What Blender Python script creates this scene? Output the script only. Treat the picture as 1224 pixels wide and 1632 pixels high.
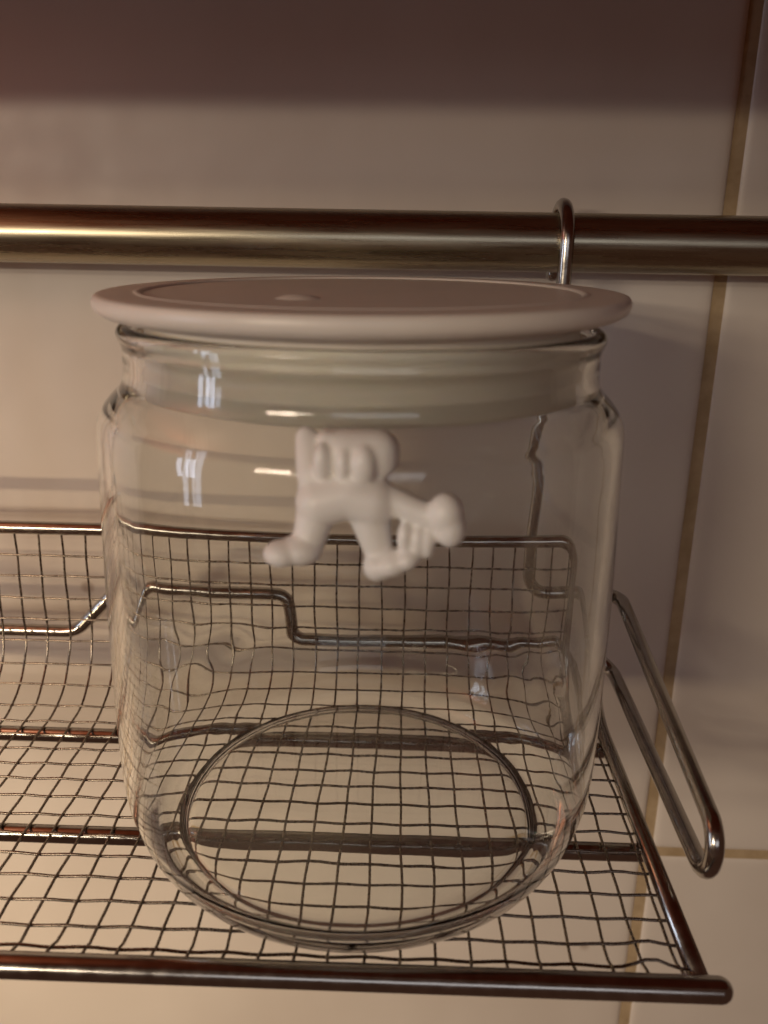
import bpy, bmesh, math, random
from mathutils import Vector, Matrix

random.seed(7)
S = 0.01                       # the script is written in centimetres
PI = math.pi
scene = bpy.context.scene
col = scene.collection
for o in list(bpy.data.objects):
    bpy.data.objects.remove(o)


def V(*a):
    return Vector(a) * S


# ------------------------------------------------------------------ camera
cam_data = bpy.data.cameras.new('camera')
cam = bpy.data.objects.new('camera', cam_data)
col.objects.link(cam)
cam_data.sensor_fit = 'VERTICAL'
cam_data.sensor_height = 34.6
cam_data.sensor_width = 26.0
cam_data.lens = 1368.0 / 1632.0 * 34.6
cam_data.clip_start = 0.005
cam_data.clip_end = 50
ROT = Matrix(((0.99947128, -0.02426909, 0.02163729),
              (0.02793057, 0.30018666, -0.95347147),
              (0.01664466, 0.95357170, 0.30070580)))
M = ROT.to_4x4()
M.translation = V(1.02204, -20.43446, 15.18)
cam.matrix_world = M
cam_data.dof.use_dof = True
cam_data.dof.focus_distance = 0.245
cam_data.dof.aperture_fstop = 14
scene.camera = cam
PA, PB, PW, PE, PD, PC, PH = 0.85, 5.6, 1.75, 0.060, 1.6, 0.25, 0.44

# ------------------------------------------------------------------ world, lamps, exposure
world = bpy.data.worlds.new('World')
scene.world = world
world.use_nodes = True
bg = world.node_tree.nodes['Background']
bg.inputs[0].default_value = (1.0, 0.47, 0.30, 1)
bg.inputs[1].default_value = PE


def area(name, pos, target, sx, sy, power, color, spread=180, roll=0.0):
    d = bpy.data.lights.new(name, 'AREA')
    d.shape = 'RECTANGLE'
    d.size = sx * S
    d.size_y = sy * S
    d.energy = power
    d.color = color
    d.spread = math.radians(spread)
    o = bpy.data.objects.new(name, d)
    col.objects.link(o)
    q = (V(*target) - V(*pos)).to_track_quat('-Z', 'Y')
    o.matrix_world = Matrix.Translation(V(*pos)) @ q.to_matrix().to_4x4() @ Matrix.Rotation(roll, 4, 'Z')
    return o


# a slim tube lamp across the kitchen, level with the top of the picture
area('tube_key_and_fill', (-50, -105, 28), (0, 5, 12), 32, 1.3, PA, (1.0, 0.85, 0.68))
# three fill tubes added further left, then an added uplight and the worktop lamp
for zt in (30, 38, 48):
    area('tube_key_and_fill', (-76, -122, zt), (-4, 2, 6), 34, 1.2, PB / 3, (1.0, 0.82, 0.60))
area('bounce_fill', (-44, -14, 2), (-32, -8, 23.6), 8, 3, PH, (1.0, 0.74, 0.48), spread=60)  # added upward fill, bounces red light off the cupboard underside
area('worktop_lamp', (-47, -38, 2), (-15, 10.5, -16), 10, 1.6, PC, (1.0, 0.76, 0.48), spread=60)
# daylight from a tall narrow window far to the left
for k, (dy, w) in enumerate(((0, 8), (13, 4), (21, 9))):
    area('window_light', (-165, -50 - dy, 20), (0, 0, 6), w, 84, PW * w / 9, (0.72, 0.81, 1.0))

# added soft cool fill from behind the camera, not a known source
area('soft_room_fill', (25, -170, 44), (0, 5, 8), 120, 40, PD, (0.90, 0.92, 1.0))

scene.view_settings.view_transform = 'Standard'
scene.view_settings.look = 'None'
scene.view_settings.exposure = 0
scene.view_settings.gamma = 1
scene.view_settings.use_curve_mapping = False
cy = scene.cycles
cy.use_denoising = True
cy.max_bounces = 20
cy.transmission_bounces = 16
cy.glossy_bounces = 8
cy.diffuse_bounces = 5
cy.transparent_max_bounces = 12
cy.caustics_reflective = True
cy.caustics_refractive = True
cy.blur_glossy = 0.3
cy.sample_clamp_indirect = 4.0


# ------------------------------------------------------------------ materials
def mat(name):
    m = bpy.data.materials.new(name)
    m.use_nodes = True
    nt = m.node_tree
    return m, nt, nt.nodes['Principled BSDF'], nt.nodes, nt.links


def noise(nt, scale, detail=4, rough=0.55, vec=None):
    n = nt.nodes.new('ShaderNodeTexNoise')
    n.inputs['Scale'].default_value = scale
    n.inputs['Detail'].default_value = detail
    n.inputs['Roughness'].default_value = rough
    if vec is not None:
        nt.links.new(vec, n.inputs['Vector'])
    return n


def ramp(nt, fac, stops):
    r = nt.nodes.new('ShaderNodeValToRGB')
    while len(r.color_ramp.elements) < len(stops):
        r.color_ramp.elements.new(0.5)
    for e, (p, c) in zip(r.color_ramp.elements, stops):
        e.position = p
        e.color = (*c, 1) if len(c) == 3 else c
    nt.links.new(fac, r.inputs[0])
    return r


def coords(nt):
    t = nt.nodes.new('ShaderNodeTexCoord')
    return t.outputs['Object']


def bump(nt, h, strength, dist, bsdf):
    b = nt.nodes.new('ShaderNodeBump')
    b.inputs['Strength'].default_value = strength
    b.inputs['Distance'].default_value = dist
    nt.links.new(h, b.inputs['Height'])
    nt.links.new(b.outputs[0], bsdf.inputs['Normal'])


def tile_material():
    m, nt, b, N, L = mat('glazed_tile')
    c = coords(nt)
    n1 = noise(nt, 14, 3, 0.5, c)
    r = ramp(nt, n1.outputs[0], [(0.3, (0.66, 0.585, 0.51)), (0.7, (0.73, 0.66, 0.585))])
    # sparse small brown specks of splashed dirt
    v = N.new('ShaderNodeTexVoronoi')
    v.inputs['Scale'].default_value = 19
    L.new(c, v.inputs['Vector'])
    sp_ = ramp(nt, v.outputs['Distance'], [(0.035, (1, 1, 1)), (0.065, (0, 0, 0))])
    n2 = noise(nt, 7, 1, 0.5, c)
    keep = ramp(nt, n2.outputs[0], [(0.50, (0, 0, 0)), (0.55, (1, 1, 1))])
    mul = N.new('ShaderNodeMath'); mul.operation = 'MULTIPLY'
    L.new(sp_.outputs[0], mul.inputs[0]); L.new(keep.outputs[0], mul.inputs[1])
    mul2 = N.new('ShaderNodeMath'); mul2.operation = 'MULTIPLY'
    mul2.inputs[1].default_value = 0.55
    L.new(mul.outputs[0], mul2.inputs[0])
    mx = N.new('ShaderNodeMix'); mx.data_type = 'RGBA'
    L.new(mul2.outputs[0], mx.inputs['Factor'])
    L.new(r.outputs[0], mx.inputs['A'])
    mx.inputs['B'].default_value = (0.25, 0.15, 0.09, 1)
    L.new(mx.outputs['Result'], b.inputs['Base Color'])
    n3 = noise(nt, 60, 2, 0.5, c)
    rr = ramp(nt, n3.outputs[0], [(0.3, (0.37,) * 3), (0.7, (0.46,) * 3)])
    L.new(rr.outputs[0], b.inputs['Roughness'])
    n4 = noise(nt, 28, 2, 0.5, c)
    bump(nt, n4.outputs[0], 0.12, 0.004, b)
    return m


def grout_material():
    m, nt, b, N, L = mat('grout')
    c = coords(nt)
    n = noise(nt, 90, 5, 0.6, c)
    r = ramp(nt, n.outputs[0], [(0.3, (0.36, 0.255, 0.14)), (0.7, (0.52, 0.39, 0.24))])
    L.new(r.outputs[0], b.inputs['Base Color'])
    b.inputs['Roughness'].default_value = 0.95
    bump(nt, n.outputs[0], 0.5, 0.001, b)
    return m


def steel_material(name, base, r0, r1, scale=(6, 140, 140), bstr=0.04):
    m, nt, b, N, L = mat(name)
    b.inputs['Metallic'].default_value = 1
    c = coords(nt)
    mp = N.new('ShaderNodeMapping')
    mp.inputs['Scale'].default_value = scale
    L.new(c, mp.inputs['Vector'])
    n = noise(nt, 5, 4, 0.6, mp.outputs[0])
    rc = ramp(nt, n.outputs[0], [(0.25, tuple(x * 0.78 for x in base)), (0.75, base)])
    L.new(rc.outputs[0], b.inputs['Base Color'])
    rr = ramp(nt, n.outputs[0], [(0.3, (r0,) * 3), (0.75, (r1,) * 3)])
    L.new(rr.outputs[0], b.inputs['Roughness'])
    bump(nt, n.outputs[0], bstr, 0.0006, b)
    return m


def plastic_material(name, base, rough):
    m, nt, b, N, L = mat(name)
    c = coords(nt)
    n = noise(nt, 45, 4, 0.55, c)
    r = ramp(nt, n.outputs[0], [(0.3, tuple(x * 0.93 for x in base)), (0.7, base)])
    L.new(r.outputs[0], b.inputs['Base Color'])
    rr = ramp(nt, n.outputs[0], [(0.3, (rough - 0.05,) * 3), (0.7, (rough + 0.06,) * 3)])
    L.new(rr.outputs[0], b.inputs['Roughness'])
    b.inputs['Subsurface Weight'].default_value = 0.15
    b.inputs['Subsurface Radius'].default_value = (0.004, 0.003, 0.002)
    b.inputs['Subsurface Scale'].default_value = 1.0
    n2 = noise(nt, 900, 2, 0.5, c)
    bump(nt, n2.outputs[0], 0.08, 0.0004, b)
    return m


def glass_material():
    m, nt, b, N, L = mat('clear_glass')
    b.inputs['Base Color'].default_value = (0.972, 0.985, 0.968, 1)
    b.inputs['Transmission Weight'].default_value = 1
    b.inputs['IOR'].default_value = 1.5
    b.inputs['Roughness'].default_value = 0.0
    c = coords(nt)
    mp = N.new('ShaderNodeMapping')
    mp.inputs['Scale'].default_value = (1, 1, 0.35)
    L.new(c, mp.inputs['Vector'])
    n = noise(nt, 55, 2, 0.45, mp.outputs[0])
    bump(nt, n.outputs[0], 0.02, 0.004, b)
    n2 = noise(nt, 26, 5, 0.65, c)          # faint smears of handling
    rr = ramp(nt, n2.outputs[0], [(0.50, (0.0,) * 3), (0.80, (0.05,) * 3)])
    L.new(rr.outputs[0], b.inputs['Roughness'])
    return m


def wood_material():
    m, nt, b, N, L = mat('red_brown_wood')
    c = coords(nt)
    mp = N.new('ShaderNodeMapping')
    mp.inputs['Scale'].default_value = (2, 30, 30)
    L.new(c, mp.inputs['Vector'])
    n = noise(nt, 4, 6, 0.6, mp.outputs[0])
    r = ramp(nt, n.outputs[0], [(0.3, (0.24, 0.050, 0.020)), (0.7, (0.42, 0.11, 0.045))])
    L.new(r.outputs[0], b.inputs['Base Color'])
    b.inputs['Roughness'].default_value = 0.4
    return m


TILE = tile_material()
GROUT = grout_material()
RAIL = steel_material('brushed_rail_steel', (0.46, 0.41, 0.30), 0.22, 0.36, (5, 120, 120), 0.05)
ROD = steel_material('rod_steel', (0.50, 0.47, 0.43), 0.14, 0.26, (60, 60, 60), 0.05)
WIRE = steel_material('wire_steel', (0.32, 0.27, 0.22), 0.20, 0.36, (90, 90, 90), 0.06)
LID = plastic_material('matt_white_plastic', (0.88, 0.81, 0.73), 0.36)
SEAL = plastic_material('milky_seal_plastic', (0.90, 0.83, 0.70), 0.45)
FIG = plastic_material('figure_plastic', (0.94, 0.91, 0.86), 0.40)
GLASS = glass_material()
WOOD = wood_material()


# ------------------------------------------------------------------ mesh helpers
def link_mesh(name, verts, faces, m, parent=None, smooth=True):
    me = bpy.data.meshes.new(name)
    me.from_pydata([tuple(Vector(v) * S) for v in verts], [], faces)
    me.update()
    if smooth:
        me.polygons.foreach_set('use_smooth', [True] * len(me.polygons))
    me.materials.append(m)
    o = bpy.data.objects.new(name, me)
    col.objects.link(o)
    o.parent = parent
    return o


def empty(name, loc, label, cat, group=None):
    o = bpy.data.objects.new(name, None)
    col.objects.link(o)
    o.empty_display_size = 0.01
    o.location = V(*loc)
    o['label'] = label
    o['category'] = cat
    if group:
        o['group'] = group
    return o


def under(o, parent):
    """parent while keeping the world coordinates the mesh was written in"""
    o.parent = parent
    p = parent
    m = Matrix.Translation((0, 0, 0))
    while p is not None:
        m = Matrix.Translation(p.location) @ m
        p = p.parent
    o.matrix_parent_inverse = m.inverted()
    return o


def lathe(profile, seg, closed=True, smooth_steps=0):
    verts, faces, ring = [], [], []
    for r, z in profile:
        if r < 1e-6:
            ring.append([len(verts)])
            verts.append((0, 0, z))
        else:
            ids = []
            for i in range(seg):
                a = 2 * PI * i / seg
                ids.append(len(verts))
                verts.append((r * math.cos(a), r * math.sin(a), z))
            ring.append(ids)
    for a, b in zip(ring, ring[1:]):
        for i in range(seg):
            j = (i + 1) % seg
            if len(a) == 1 and len(b) == 1:
                continue
            if len(a) == 1:
                faces.append((a[0], b[j], b[i]))
            elif len(b) == 1:
                faces.append((a[i], a[j], b[0]))
            else:
                faces.append((a[i], a[j], b[j], b[i]))
    return verts, faces


def spline(pts, n):
    """Catmull-Rom through 2-D or 3-D points, n steps a span"""
    out = []
    P = [Vector(p) for p in pts]
    P = [P[0] * 2 - P[1]] + P + [P[-1] * 2 - P[-2]]
    for i in range(1, len(P) - 2):
        p0, p1, p2, p3 = P[i - 1:i + 3]
        for k in range(n):
            t = k / n
            out.append(0.5 * ((2 * p1) + (p2 - p0) * t + (2 * p0 - 5 * p1 + 4 * p2 - p3) * t * t
                              + (3 * p1 - p0 - 3 * p2 + p3) * t * t * t))
    out.append(P[-2])
    return out


def fillet(pts, rad, n=7):
    """polyline with rounded corners; rad is one number or one for each inner corner"""
    P = [Vector(p) for p in pts]
    out = [P[0]]
    for i in range(1, len(P) - 1):
        r = rad[i - 1] if isinstance(rad, (list, tuple)) else rad
        a, b, c = P[i - 1], P[i], P[i + 1]
        d1 = (a - b).normalized()
        d2 = (c - b).normalized()
        ang = d1.angle(d2)
        if r <= 0 or ang > 3.1:
            out.append(b)
            continue
        t = min(r / math.tan(ang / 2), (a - b).length * 0.49, (c - b).length * 0.49)
        s, e = b + d1 * t, b + d2 * t
        rr = t * math.tan(ang / 2)
        ctr = b + (d1 + d2).normalized() * (rr / math.sin(ang / 2))
        u, w = s - ctr, e - ctr
        tot = u.angle(w)
        ax = u.cross(w).normalized()
        for k in range(n + 1):
            out.append(ctr + Matrix.Rotation(tot * k / n, 3, ax) @ u)
    out.append(P[-1])
    return out


def tube(pts, rad, sides=8, cap=0):
    """swept tube; cap > 0 rounds the ends with that many rings"""
    P = [Vector(p) for p in pts]
    rads = [rad] * len(P)
    if cap:
        d0 = (P[0] - P[1]).normalized()
        d1 = (P[-1] - P[-2]).normalized()
        pre, post, rp, rq = [], [], [], []
        for k in range(1, cap + 1):
            a = PI / 2 * k / cap
            pre.append(P[0] + d0 * rad * math.sin(a)); rp.append(max(rad * math.cos(a), rad * 0.05))
            post.append(P[-1] + d1 * rad * math.sin(a)); rq.append(max(rad * math.cos(a), rad * 0.05))
        P = pre[::-1] + P + post
        rads = rp[::-1] + rads + rq
    T = []
    for i in range(len(P)):
        a = P[max(i - 1, 0)]
        b = P[min(i + 1, len(P) - 1)]
        T.append((b - a).normalized())
    n = Vector((0, 0, 1))
    if abs(T[0].dot(n)) > 0.9:
        n = Vector((0, 1, 0))
    n = (n - T[0] * n.dot(T[0])).normalized()
    verts, faces = [], []
    for i, p in enumerate(P):
        if i:
            n = (n - T[i] * n.dot(T[i])).normalized()
        bnm = T[i].cross(n)
        for k in range(sides):
            a = 2 * PI * k / sides
            verts.append(p + (n * math.cos(a) + bnm * math.sin(a)) * rads[i])
    for i in range(len(P) - 1):
        for k in range(sides):
            j = (k + 1) % sides
            faces.append((i * sides + k, i * sides + j, (i + 1) * sides + j, (i + 1) * sides + k))
    faces.append(tuple(range(sides))[::-1])
    faces.append(tuple((len(P) - 1) * sides + k for k in range(sides)))
    return verts, faces


def rod(name, pts, rad, m, parent, sides=12, cap=0):
    v, f = tube(pts, rad, sides, cap)
    return under(link_mesh(name, v, f, m), parent)


def box_obj(name, lo, hi, m, parent=None, bev=0.0, seg=3):
    bm = bmesh.new()
    bmesh.ops.create_cube(bm, size=1)
    for v in bm.verts:
        v.co = Vector([(lo[i] + hi[i]) / 2 + v.co[i] * (hi[i] - lo[i]) for i in range(3)]) * S
    if bev:
        bmesh.ops.bevel(bm, geom=bm.edges[:], offset=bev * S, segments=seg, affect='EDGES', profile=0.5)
    me = bpy.data.meshes.new(name)
    bm.to_mesh(me)
    bm.free()
    me.materials.append(m)
    me.polygons.foreach_set('use_smooth', [bool(bev)] * len(me.polygons))
    o = bpy.data.objects.new(name, me)
    col.objects.link(o)
    if bev:
        wn = o.modifiers.new('weighted', 'WEIGHTED_NORMAL')
        wn.keep_sharp = False
    if parent is not None:
        under(o, parent)
    return o


# ------------------------------------------------------------------ the tiled wall
WALL = 10.5                       # face of the tiles
GX, GZ = 11.82, -9.55             # where the joints cross
TW, TH, JOINT = 30.0, 40.0, 0.42
wall = box_obj('wall', (GX - 3 * TW, WALL + 0.11, GZ - TH), (GX + 2 * TW, WALL + 3, GZ + 2 * TH), GROUT)
wall['kind'] = 'structure'


def tile_mesh():
    """a tile with a softly pillowed edge, its front face at y = 0"""
    w, h = TW / 2 - JOINT / 2, TH / 2 - JOINT / 2
    rings = [(0, 0.5), (0, 0.16), (0.03, 0.09), (0.10, 0.045), (0.25, 0.016), (0.5, 0.004), (0.9, 0.0)]
    verts, faces = [], []
    cn = 5
    for ins, y in rings:
        r = 0.22 + ins * 0.2
        for sx, sz, a0 in ((1, 1, 0), (-1, 1, 90), (-1, -1, 180), (1, -1, 270)):
            for k in range(cn):
                a = math.radians(a0 + 90 * k / (cn - 1))
                verts.append((sx * (w - ins - r) + r * math.cos(a), y, sz * (h - ins - r) + r * math.sin(a)))
    n = cn * 4
    for i in range(len(rings) - 1):
        for k in range(n):
            j = (k + 1) % n
            faces.append((i * n + k, i * n + j, (i + 1) * n + j, (i + 1) * n + k))
    faces.append(tuple((len(rings) - 1) * n + k for k in range(n)))
    return verts, faces


tv, tf = tile_mesh()
tile0 = None
for ix in (-3, -2, -1, 0, 1):
    for iz in (-1, 0, 1):
        cx, cz = GX + TW * (ix + 0.5), GZ + TH * (iz + 0.5)
        if tile0 is None:
            tile0 = link_mesh('tile', tv, tf, TILE)
            t = tile0
        else:
            t = tile0.copy()
            col.objects.link(t)
        t.parent = wall
        t.location = V(cx, WALL + random.uniform(-0.012, 0.012), cz)
        t.rotation_euler = (random.uniform(-0.0012, 0.0012), 0, random.uniform(-0.0012, 0.0012))

# ------------------------------------------------------------------ cupboard over the rail (its edge shades the top of the tiles)
CB = 23.6
FRONT = -22.6
SHADE_Z = 21.9
cup = empty('wall_cupboard', (-5, WALL, CB), 'reddish brown wooden wall cupboard hung above the steel rail', 'cupboard')
box_obj('bottom_board', (-64.8, FRONT + 2.05, CB), (44.8, WALL - 0.05, CB + 1.8), WOOD, cup, 0.1, 2)
box_obj('side_panel', (-66.7, FRONT + 2.05, CB), (-64.85, WALL - 0.05, CB + 60), WOOD, cup, 0.1, 2)
box_obj('side_panel', (44.85, FRONT + 2.05, CB), (46.7, WALL - 0.05, CB + 60), WOOD, cup, 0.1, 2)
for x0, x1 in ((-66.6, -29.1), (-28.9, 8.7), (8.9, 46.6)):
    box_obj('door', (x0, FRONT, CB + 0.1), (x1, FRONT + 2.0, CB + 60), WOOD, cup, 0.15, 2)

box_obj('shade_board', (-64.7, FRONT + 0.2, SHADE_Z), (44.7, FRONT + 1.9, CB + 0.05), WOOD, cup, 0.1, 2)  # unseen board added to shade the upper tiles and redden their light

# ------------------------------------------------------------------ rail
RY, RZ, RR = 8.1, 15.23, 0.90
rail = empty('wall_rail', (0, RY, RZ), 'thick brushed steel rail running along the tiles behind the jar lid', 'rail')
rod('bar', [(-62, RY, RZ), (-31, RY, RZ + 0.01), (0, RY, RZ), (22, RY, RZ), (44, RY, RZ)], RR, RAIL, rail, 48, 3)
for x in (-58, 40):
    rod('wall_mount', [(x, RY + RR * 0.8, RZ), (x, WALL + 0.05, RZ)], 0.7, RAIL, rail, 24)

# ------------------------------------------------------------------ wire rack
XR, XL = 7.70, -21.5
XC = (XR + XL) / 2
YF, YB, ZT = -5.8, 6.42, 5.86
PITCH = 0.772
rack = empty('wire_rack', (XC, 0, 0), 'steel wire mesh shelf rack hanging on the rail under the glass jar', 'rack')

# path of the mesh from the front rod over the floor and up the back, by arc length
curve_r = 2.3
prof = [Vector((YF + 0.06, 0.24)), Vector((YF + 0.32, 0.19)), Vector((YF + 0.62, 0.03)), Vector((YF + 1.0, 0.0))]
prof = spline(prof, 4)
prof += [Vector((YB - curve_r, 0.0))]
for k in range(1, 13):
    a = PI / 2 * k / 12
    prof.append(Vector((YB - curve_r + curve_r * math.sin(a), curve_r - curve_r * math.cos(a))))
prof.append(Vector((YB, ZT)))
arc = [0.0]
for a, b in zip(prof, prof[1:]):
    arc.append(arc[-1] + (b - a).length)


def on_prof(s):
    s = min(max(s, 0), arc[-1])
    for i in range(len(arc) - 1):
        if s <= arc[i + 1]:
            t = (s - arc[i]) / (arc[i + 1] - arc[i])
            p = prof[i].lerp(prof[i + 1], t)
            d = (prof[i + 1] - prof[i]).normalized()
            return p, Vector((-d.y, d.x))
    return prof[-1], Vector((-1, 0))


WR = 0.038
AMP = 0.018
nx = int((XR - XL) / PITCH) + 1
xs = [7.36 - PITCH * k for k in range(nx) if 7.36 - PITCH * k > XL + 0.1]
ss = []
s = 0.40
while s < arc[-1] - 0.15:
    ss.append(s)
    s += PITCH * 1.018
jx = [random.gauss(0, 0.016) for _ in xs]
js = [random.gauss(0, 0.018) for _ in ss]


def wave(i, j):
    return 1 if (i + j) % 2 == 0 else -1


# wires running front to back
for i, x in enumerate(xs):
    pts = []
    p, n = on_prof(0)
    wob = random.uniform(-1, 1)
    pts.append((x + jx[i], p.x, p.y))
    for j, s in enumerate(ss):
        for k in (0, 1, 2):
            sj = s + js[j] + (PITCH * 1.018) * k / 3
            if sj > arc[-1]:
                break
            a = AMP * wave(i, j) * math.cos(PI * k / 3)
            p, n = on_prof(sj)
            dx = jx[i] + 0.03 * math.sin(sj * 0.55 + wob * 3) + 0.012 * math.sin(sj * 2.1 + i)
            q = p + n * a
            pts.append((x + dx, q.x, q.y))
    p, n = on_prof(arc[-1])
    pts.append((x + jx[i], p.x, p.y))
    rod('mesh_wire', pts, WR, WIRE, rack, 6)
# wires running along the rack
for j, s in enumerate(ss):
    pts = [(XR - 0.02, *on_prof(s + js[j])[0])]
    ph = random.uniform(0, 6)
    lift = 1.0 if j in (0, 1) else 0.25 * random.random()
    step = PITCH / 3
    for i, x in enumerate(xs):
        for k in (0, 1, 2):
            xx = x - step * k
            if xx < XL:
                break
            a = -AMP * wave(i, j) * math.cos(PI * k / 3)
            # the last free cell beside the front corner is bent up a little
            a += lift * 0.16 * math.exp(-((xx - 6.75) / 0.42) ** 2)
            sj = s + js[j] + 0.018 * math.sin(xx * 0.5 + ph) + 0.006 * math.sin(xx * 2.3 + j)
            p, n = on_prof(sj)
            q = p + n * a
            pts.append((xx, q.x, q.y))
    pts.append((XL + 0.02, *on_prof(s + js[j])[0]))
    rod('mesh_wire', pts, WR, WIRE, rack, 6)

# frame: sides, curved rear corners and the top bar are one bent rod
FR = 0.225
fr = fillet([(XR, YF + 0.1, 0.03), (XR, YB, 0.03), (XR, YB, ZT), (XL, YB, ZT), (XL, YB, 0.03), (XL, YF + 0.1, 0.03)],
            [2.2, 0.9, 0.9, 2.2], 12)
rod('frame_rod', fr, FR, ROD, rack, 14)
rod('front_rod', [(XL - 0.45, YF, 0.03), (XC, YF, 0.02), (XR + 0.34, YF, 0.03)], 0.285, ROD, rack, 20, 5)
for y in (-1.1, 3.72):
    rod('support_rod', [(XL, y, -0.295), (XC, y, -0.30), (XR - 0.03, y, -0.29)], 0.245, ROD, rack, 14, 2)

# bracket: hooks over the rail, arms beside the rack and the stepped rear bar, one wire bent to and fro
BR = 0.225
BY = 6.86
HX = 5.80
AX = 8.50


def mirror(p):
    return (2 * XC - p[0], p[1], p[2])


hr = RR + BR - 0.01
hook = [(HX, RY + hr, RZ - 1.0), (HX, RY + hr, RZ)]
for k in range(1, 16):
    a = PI * k / 16
    hook.append((HX, RY + hr * math.cos(a), RZ + hr * math.sin(a)))
hook.append((HX, RY - hr, RZ))
down = fillet([(HX, RY - hr, RZ - 0.6), (HX - 0.05, BY, 9.0), (HX - 0.1, BY, 3.85), (AX, BY, 3.80), (AX, -3.62, 2.20), (AX, -3.30, 0.75),
               (AX, BY, 0.98), (7.2, BY, 1.98), (-2.78, BY, 1.86), (-2.98, BY, 3.58), (XC, BY, 3.58)],
              [8, 0.8, 0.55, 0.80, 0.80, 0.5, 0.5, 0.5, 0.45], 9)
right = hook + down
down_left = fillet([(HX, RY - hr, RZ - 0.6), (HX - 0.05, BY, 9.0), (HX - 0.1, BY, 3.85), (AX, BY, 3.80), (AX, -3.62, 2.20), (AX, -3.30, 0.75),
                    (AX, BY, 0.98), (7.2, BY, 1.90), (2 * XC + 10.35, BY, 1.88), (2 * XC + 8.75, BY, 3.58), (XC, BY, 3.58)],
                   [8, 0.8, 0.55, 0.80, 0.80, 0.5, 0.5, 1.0, 0.8], 9)
left = [mirror(p) for p in hook + down_left][::-1]
rod('bracket', [tuple(p) for p in right[:-1]] + [tuple(p) for p in left], BR, ROD, rack, 14, 3)

# ------------------------------------------------------------------ glass jar with its lid
JZ = 0.06
jar = empty('storage_jar', (0, 0, JZ), 'round clear glass storage jar with flat white plastic lid on the wire rack', 'jar')
outer = [(0, .34), (2.2, .34), (4.1, .32), (4.62, .25), (4.80, .07), (4.93, 0), (5.06, .03), (5.27, .13), (5.55, .36), (5.83, .80), (6.04, 1.4),
         (6.17, 2.1), (6.22, 3.4), (6.23, 5.4), (6.22, 7), (6.19, 8.8), (6.155, 10.1), (6.135, 10.85), (6.115, 11.12),
         (6.07, 11.32), (5.97, 11.50), (5.84, 11.67), (5.71, 11.81), (5.60, 11.93), (5.525, 12.05), (5.485, 12.2), (5.47, 12.42),
         (5.465, 12.68), (5.48, 12.86), (5.53, 12.99), (5.565, 13.09), (5.565, 13.19), (5.50, 13.28)]
inner = [(5.38, 13.31), (5.26, 13.28), (5.19, 13.18), (5.165, 12.8), (5.16, 12.45), (5.17, 12.2), (5.21, 12.02), (5.31, 11.85),
         (5.45, 11.69), (5.60, 11.50), (5.72, 11.28), (5.79, 11.0), (5.84, 10.4), (5.87, 9.6), (5.90, 8.2), (5.92, 6),
         (5.92, 3.4), (5.90, 2.2), (5.80, 1.45), (5.56, .98), (5.2, .76), (4.8, .68), (4.2, .66), (2.3, .65), (0, .65)]
pr = spline(outer + inner, 5)
pr = [(max(p.x, 0), p.y) for p in pr]
pr[0] = (0, pr[0][1])
pr[-1] = (0, pr[-1][1])
v, f = lathe(pr, 144)
n_out = 5 * len(outer) * 144          # rings of the outside come first


def ripple(i, a, b, c):
    """pressed glass: the inside is a little uneven above the heel"""
    r = math.hypot(a, b)
    if i < n_out or r < 3 or c > 6:
        return (a, b, c)
    t = math.atan2(b, a)
    side = abs(a / r) * max(0.0, b / r + 0.15)          # strongest at the rear left and rear right
    w_ = max(0.0, 1 - abs(c - 2.8) / 2.0) * (0.06 + 1.5 * side)
    d = w_ * (0.030 * math.sin(9 * t + 1.7 * c) + 0.018 * math.sin(17 * t - 3.1 * c + 1) + 0.014 * math.sin(3.8 * c + 4 * t))
    return (a * (1 - d / r), b * (1 - d / r), c)


v = [ripple(i, *p) for i, p in enumerate(v)]
v = [(a, b, c + JZ) for a, b, c in v]
body = under(link_mesh('glass_body', v, f, GLASS), jar)

lid_prof = [(0, 14.01), (2.5, 14.01), (4.85, 14.015), (4.93, 14.025), (4.98, 14.055), (5.03, 14.07), (5.09, 14.067), (5.14, 14.05),
            (5.4, 14.05), (5.8, 14.045), (5.93, 14.025), (5.985, 13.97), (6.005, 13.90), (6.00, 13.80), (5.94, 13.70), (5.80, 13.61),
            (5.62, 13.55), (5.4, 13.51), (5.05, 13.48), (4.9, 13.46), (4.86, 13.3)]
plug = [(4.86, 12.1), (4.82, 11.98), (4.7, 11.93), (4.5, 11.93), (4.42, 12.0), (4.4, 13.3), (4.2, 13.42), (0, 13.42)]
lp = [(max(p.x, 0), p.y) for p in spline(lid_prof, 4)] + plug
lp[0] = (0, lp[0][1])
# the lid sits a hair askew: its far and right edges ride slightly high
TILT = Matrix.Translation((0, 0, 13.4)) @ Matrix.Rotation(math.radians(0.9), 4, 'X') @ Matrix.Rotation(math.radians(-0.5), 4, 'Y') @ Matrix.Translation((0, 0, -13.4))


def tilted(vs, dx=0, dy=0, dz=JZ):
    return [tuple(TILT @ Vector((a + dx, b + dy, c + dz))) for a, b, c in vs]


v, f = lathe(lp[::-1], 128)
lid = under(link_mesh('lid', tilted(v), f, LID), jar)
# the milky sealing sleeve round the plug, with two lips that press on the neck
sl = [(4.87, 13.40), (4.96, 13.38), (4.98, 13.1), (5.09, 13.0), (5.095, 12.92), (4.98, 12.84), (4.97, 12.56), (5.09, 12.46), (5.095, 12.38),
      (4.98, 12.30), (4.96, 12.02), (4.92, 11.91), (4.86, 11.89)]
v, f = lathe(sl[::-1], 128)
under(link_mesh('sealing_ring', tilted(v), f, SEAL), lid)
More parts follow.
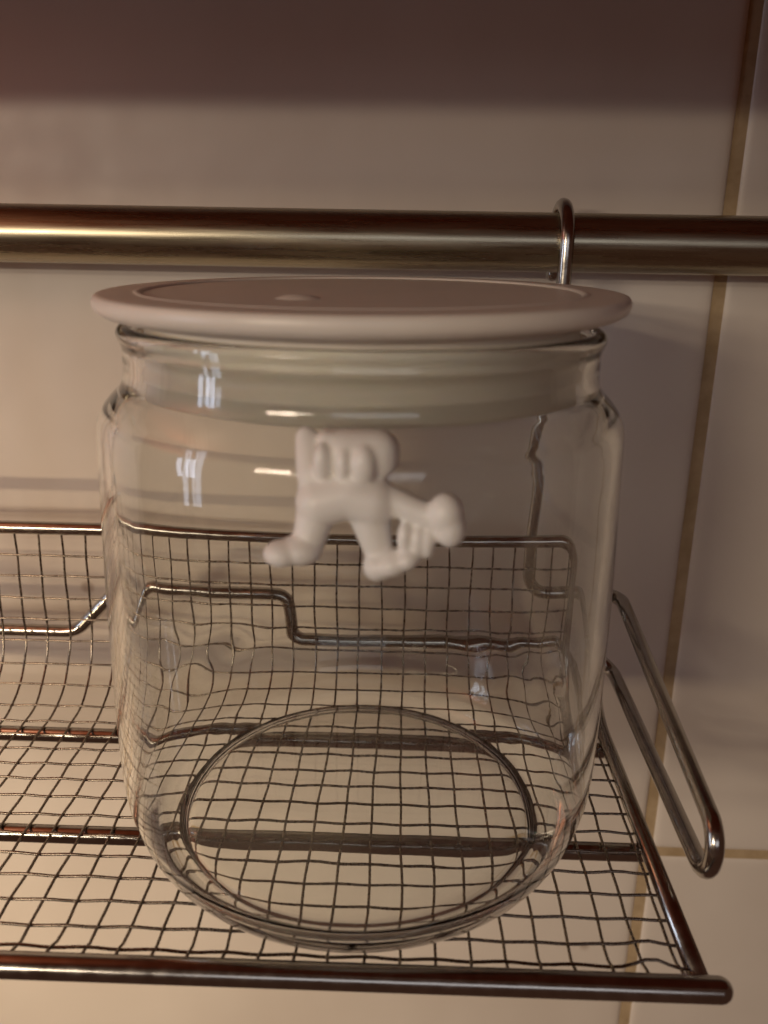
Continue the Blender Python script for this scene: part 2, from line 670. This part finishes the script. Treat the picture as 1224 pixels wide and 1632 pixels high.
# small round dome on the lid, raised to catch a soft highlight
mk = [(0, 0.15), (0.25, 0.13), (0.45, 0.07), (0.6, -0.01), (0.62, -0.06)]
v, f = lathe(mk[::-1], 32)
under(link_mesh('highlight_dome', tilted(v, -1.25, -2.2, 14.012 + JZ), f, LID), lid)


# ------------------------------------------------------------------ little moulded man on the front of the jar
def jar_r(z):
    pts = outer
    for (r0, z0), (r1, z1) in zip(pts[5:], pts[6:]):
        if z0 <= z <= z1:
            return r0 + (r1 - r0) * (z - z0) / (z1 - z0)
    return 5.5


def figure_mesh():
    bm = bmesh.new()

    def place(x, z, d):
        return Vector((x, -(jar_r(z - JZ) + d), z))

    def ball(x, z, d, rx, ry, rz, rot=0.0):
        g = bmesh.ops.create_icosphere(bm, subdivisions=3, radius=1.0)['verts']
        c = place(x, z, d)
        R_ = Matrix.Rotation(rot, 3, 'Y')
        for vv in g:
            vv.co = c + R_ @ Vector((vv.co.x * rx, vv.co.y * ry, vv.co.z * rz))

    def limb(a, b, ra, rb, n=9):
        for k in range(n):
            t = k / (n - 1)
            r = ra + (rb - ra) * t
            ball(a[0] + (b[0] - a[0]) * t, a[1] + (b[1] - a[1]) * t, a[2] + (b[2] - a[2]) * t, r, r, r)

    def block(x, z, d, w, dp, h, rad):
        g = bmesh.ops.create_cube(bm, size=1)
        c = place(x, z, d)
        vs = g['verts']
        for vv in vs:
            vv.co = c + Vector((vv.co.x * w, vv.co.y * dp, vv.co.z * h))
        es = list({e for vv in vs for e in vv.link_edges})
        bmesh.ops.bevel(bm, geom=es, offset=rad, segments=4, affect='EDGES', profile=0.5)

    # head: squarish with a heavy brow over two soft lobes
    block(0.30, 11.74, 0.42, 1.32, 0.86, 0.84, 0.36)
    block(0.12, 11.98, 0.62, 1.12, 0.62, 0.30, 0.14)
    ball(0.36, 11.64, 0.74, 0.22, 0.20, 0.34)
    ball(0.02, 11.62, 0.72, 0.13, 0.16, 0.30)
    ball(-0.34, 11.66, 0.70, 0.16, 0.16, 0.32)
    # neck and trunk
    limb((0.28, 11.40, 0.34), (0.15, 11.10, 0.32), 0.34, 0.42, 5)
    limb((-0.38, 10.92, 0.30), (0.10, 11.06, 0.34), 0.44, 0.42, 7)
    limb((0.10, 11.06, 0.34), (0.52, 10.96, 0.34), 0.42, 0.44, 7)
    # raised arm
    limb((-0.44, 11.02, 0.28), (-0.60, 11.46, 0.26), 0.30, 0.22, 7)
    limb((-0.60, 11.46, 0.26), (-0.66, 11.92, 0.30), 0.22, 0.21, 7)
    # legs and feet
    limb((-0.44, 10.80, 0.28), (-0.58, 10.22, 0.36), 0.36, 0.29, 8)
    ball(-0.72, 10.10, 0.46, 0.40, 0.36, 0.27, 0.0)
    ball(-1.02, 10.06, 0.54, 0.33, 0.33, 0.24, 0.0)
    limb((0.44, 10.78, 0.28), (0.64, 10.02, 0.36), 0.38, 0.25, 9)
    ball(0.62, 9.84, 0.44, 0.27, 0.32, 0.27, 0.0)
    ball(0.88, 9.94, 0.54, 0.36, 0.32, 0.23, -0.35)
    ball(1.12, 10.05, 0.60, 0.24, 0.28, 0.20, -0.35)
    # stretched arm, fingers hanging, a big fist at the end
    limb((0.62, 11.08, 0.36), (1.45, 10.78, 0.52), 0.27, 0.23, 9)
    for fx, fz, fl in ((1.06, 10.42, 0.30), (1.28, 10.34, 0.34), (1.46, 10.34, 0.30)):
        ball(fx, fz, 0.62, 0.13, 0.17, fl)
    ball(1.74, 10.86, 0.60, 0.31, 0.32, 0.36)
    ball(1.83, 10.60, 0.62, 0.27, 0.28, 0.33)
    me = bpy.data.meshes.new('moulded_figure')
    bm.to_mesh(me)
    bm.free()
    tmp = bpy.data.objects.new('moulded_figure', me)
    col.objects.link(tmp)
    rm = tmp.modifiers.new('remesh', 'REMESH')
    rm.mode = 'VOXEL'
    rm.voxel_size = 0.035
    sm = tmp.modifiers.new('smooth', 'SMOOTH')
    sm.factor = 0.5
    sm.iterations = 14
    dg = bpy.context.evaluated_depsgraph_get()
    out = bpy.data.meshes.new_from_object(tmp.evaluated_get(dg))
    bpy.data.objects.remove(tmp)
    for vv in out.vertices:
        vv.co = vv.co * S
    out.polygons.foreach_set('use_smooth', [True] * len(out.polygons))
    out.materials.clear()
    out.materials.append(FIG)
    out.name = 'moulded_figure'
    o = bpy.data.objects.new('moulded_figure', out)
    col.objects.link(o)
    return o


fig = under(figure_mesh(), jar)
fig['label'] = 'small chunky white plastic man clinging to the front of the glass'
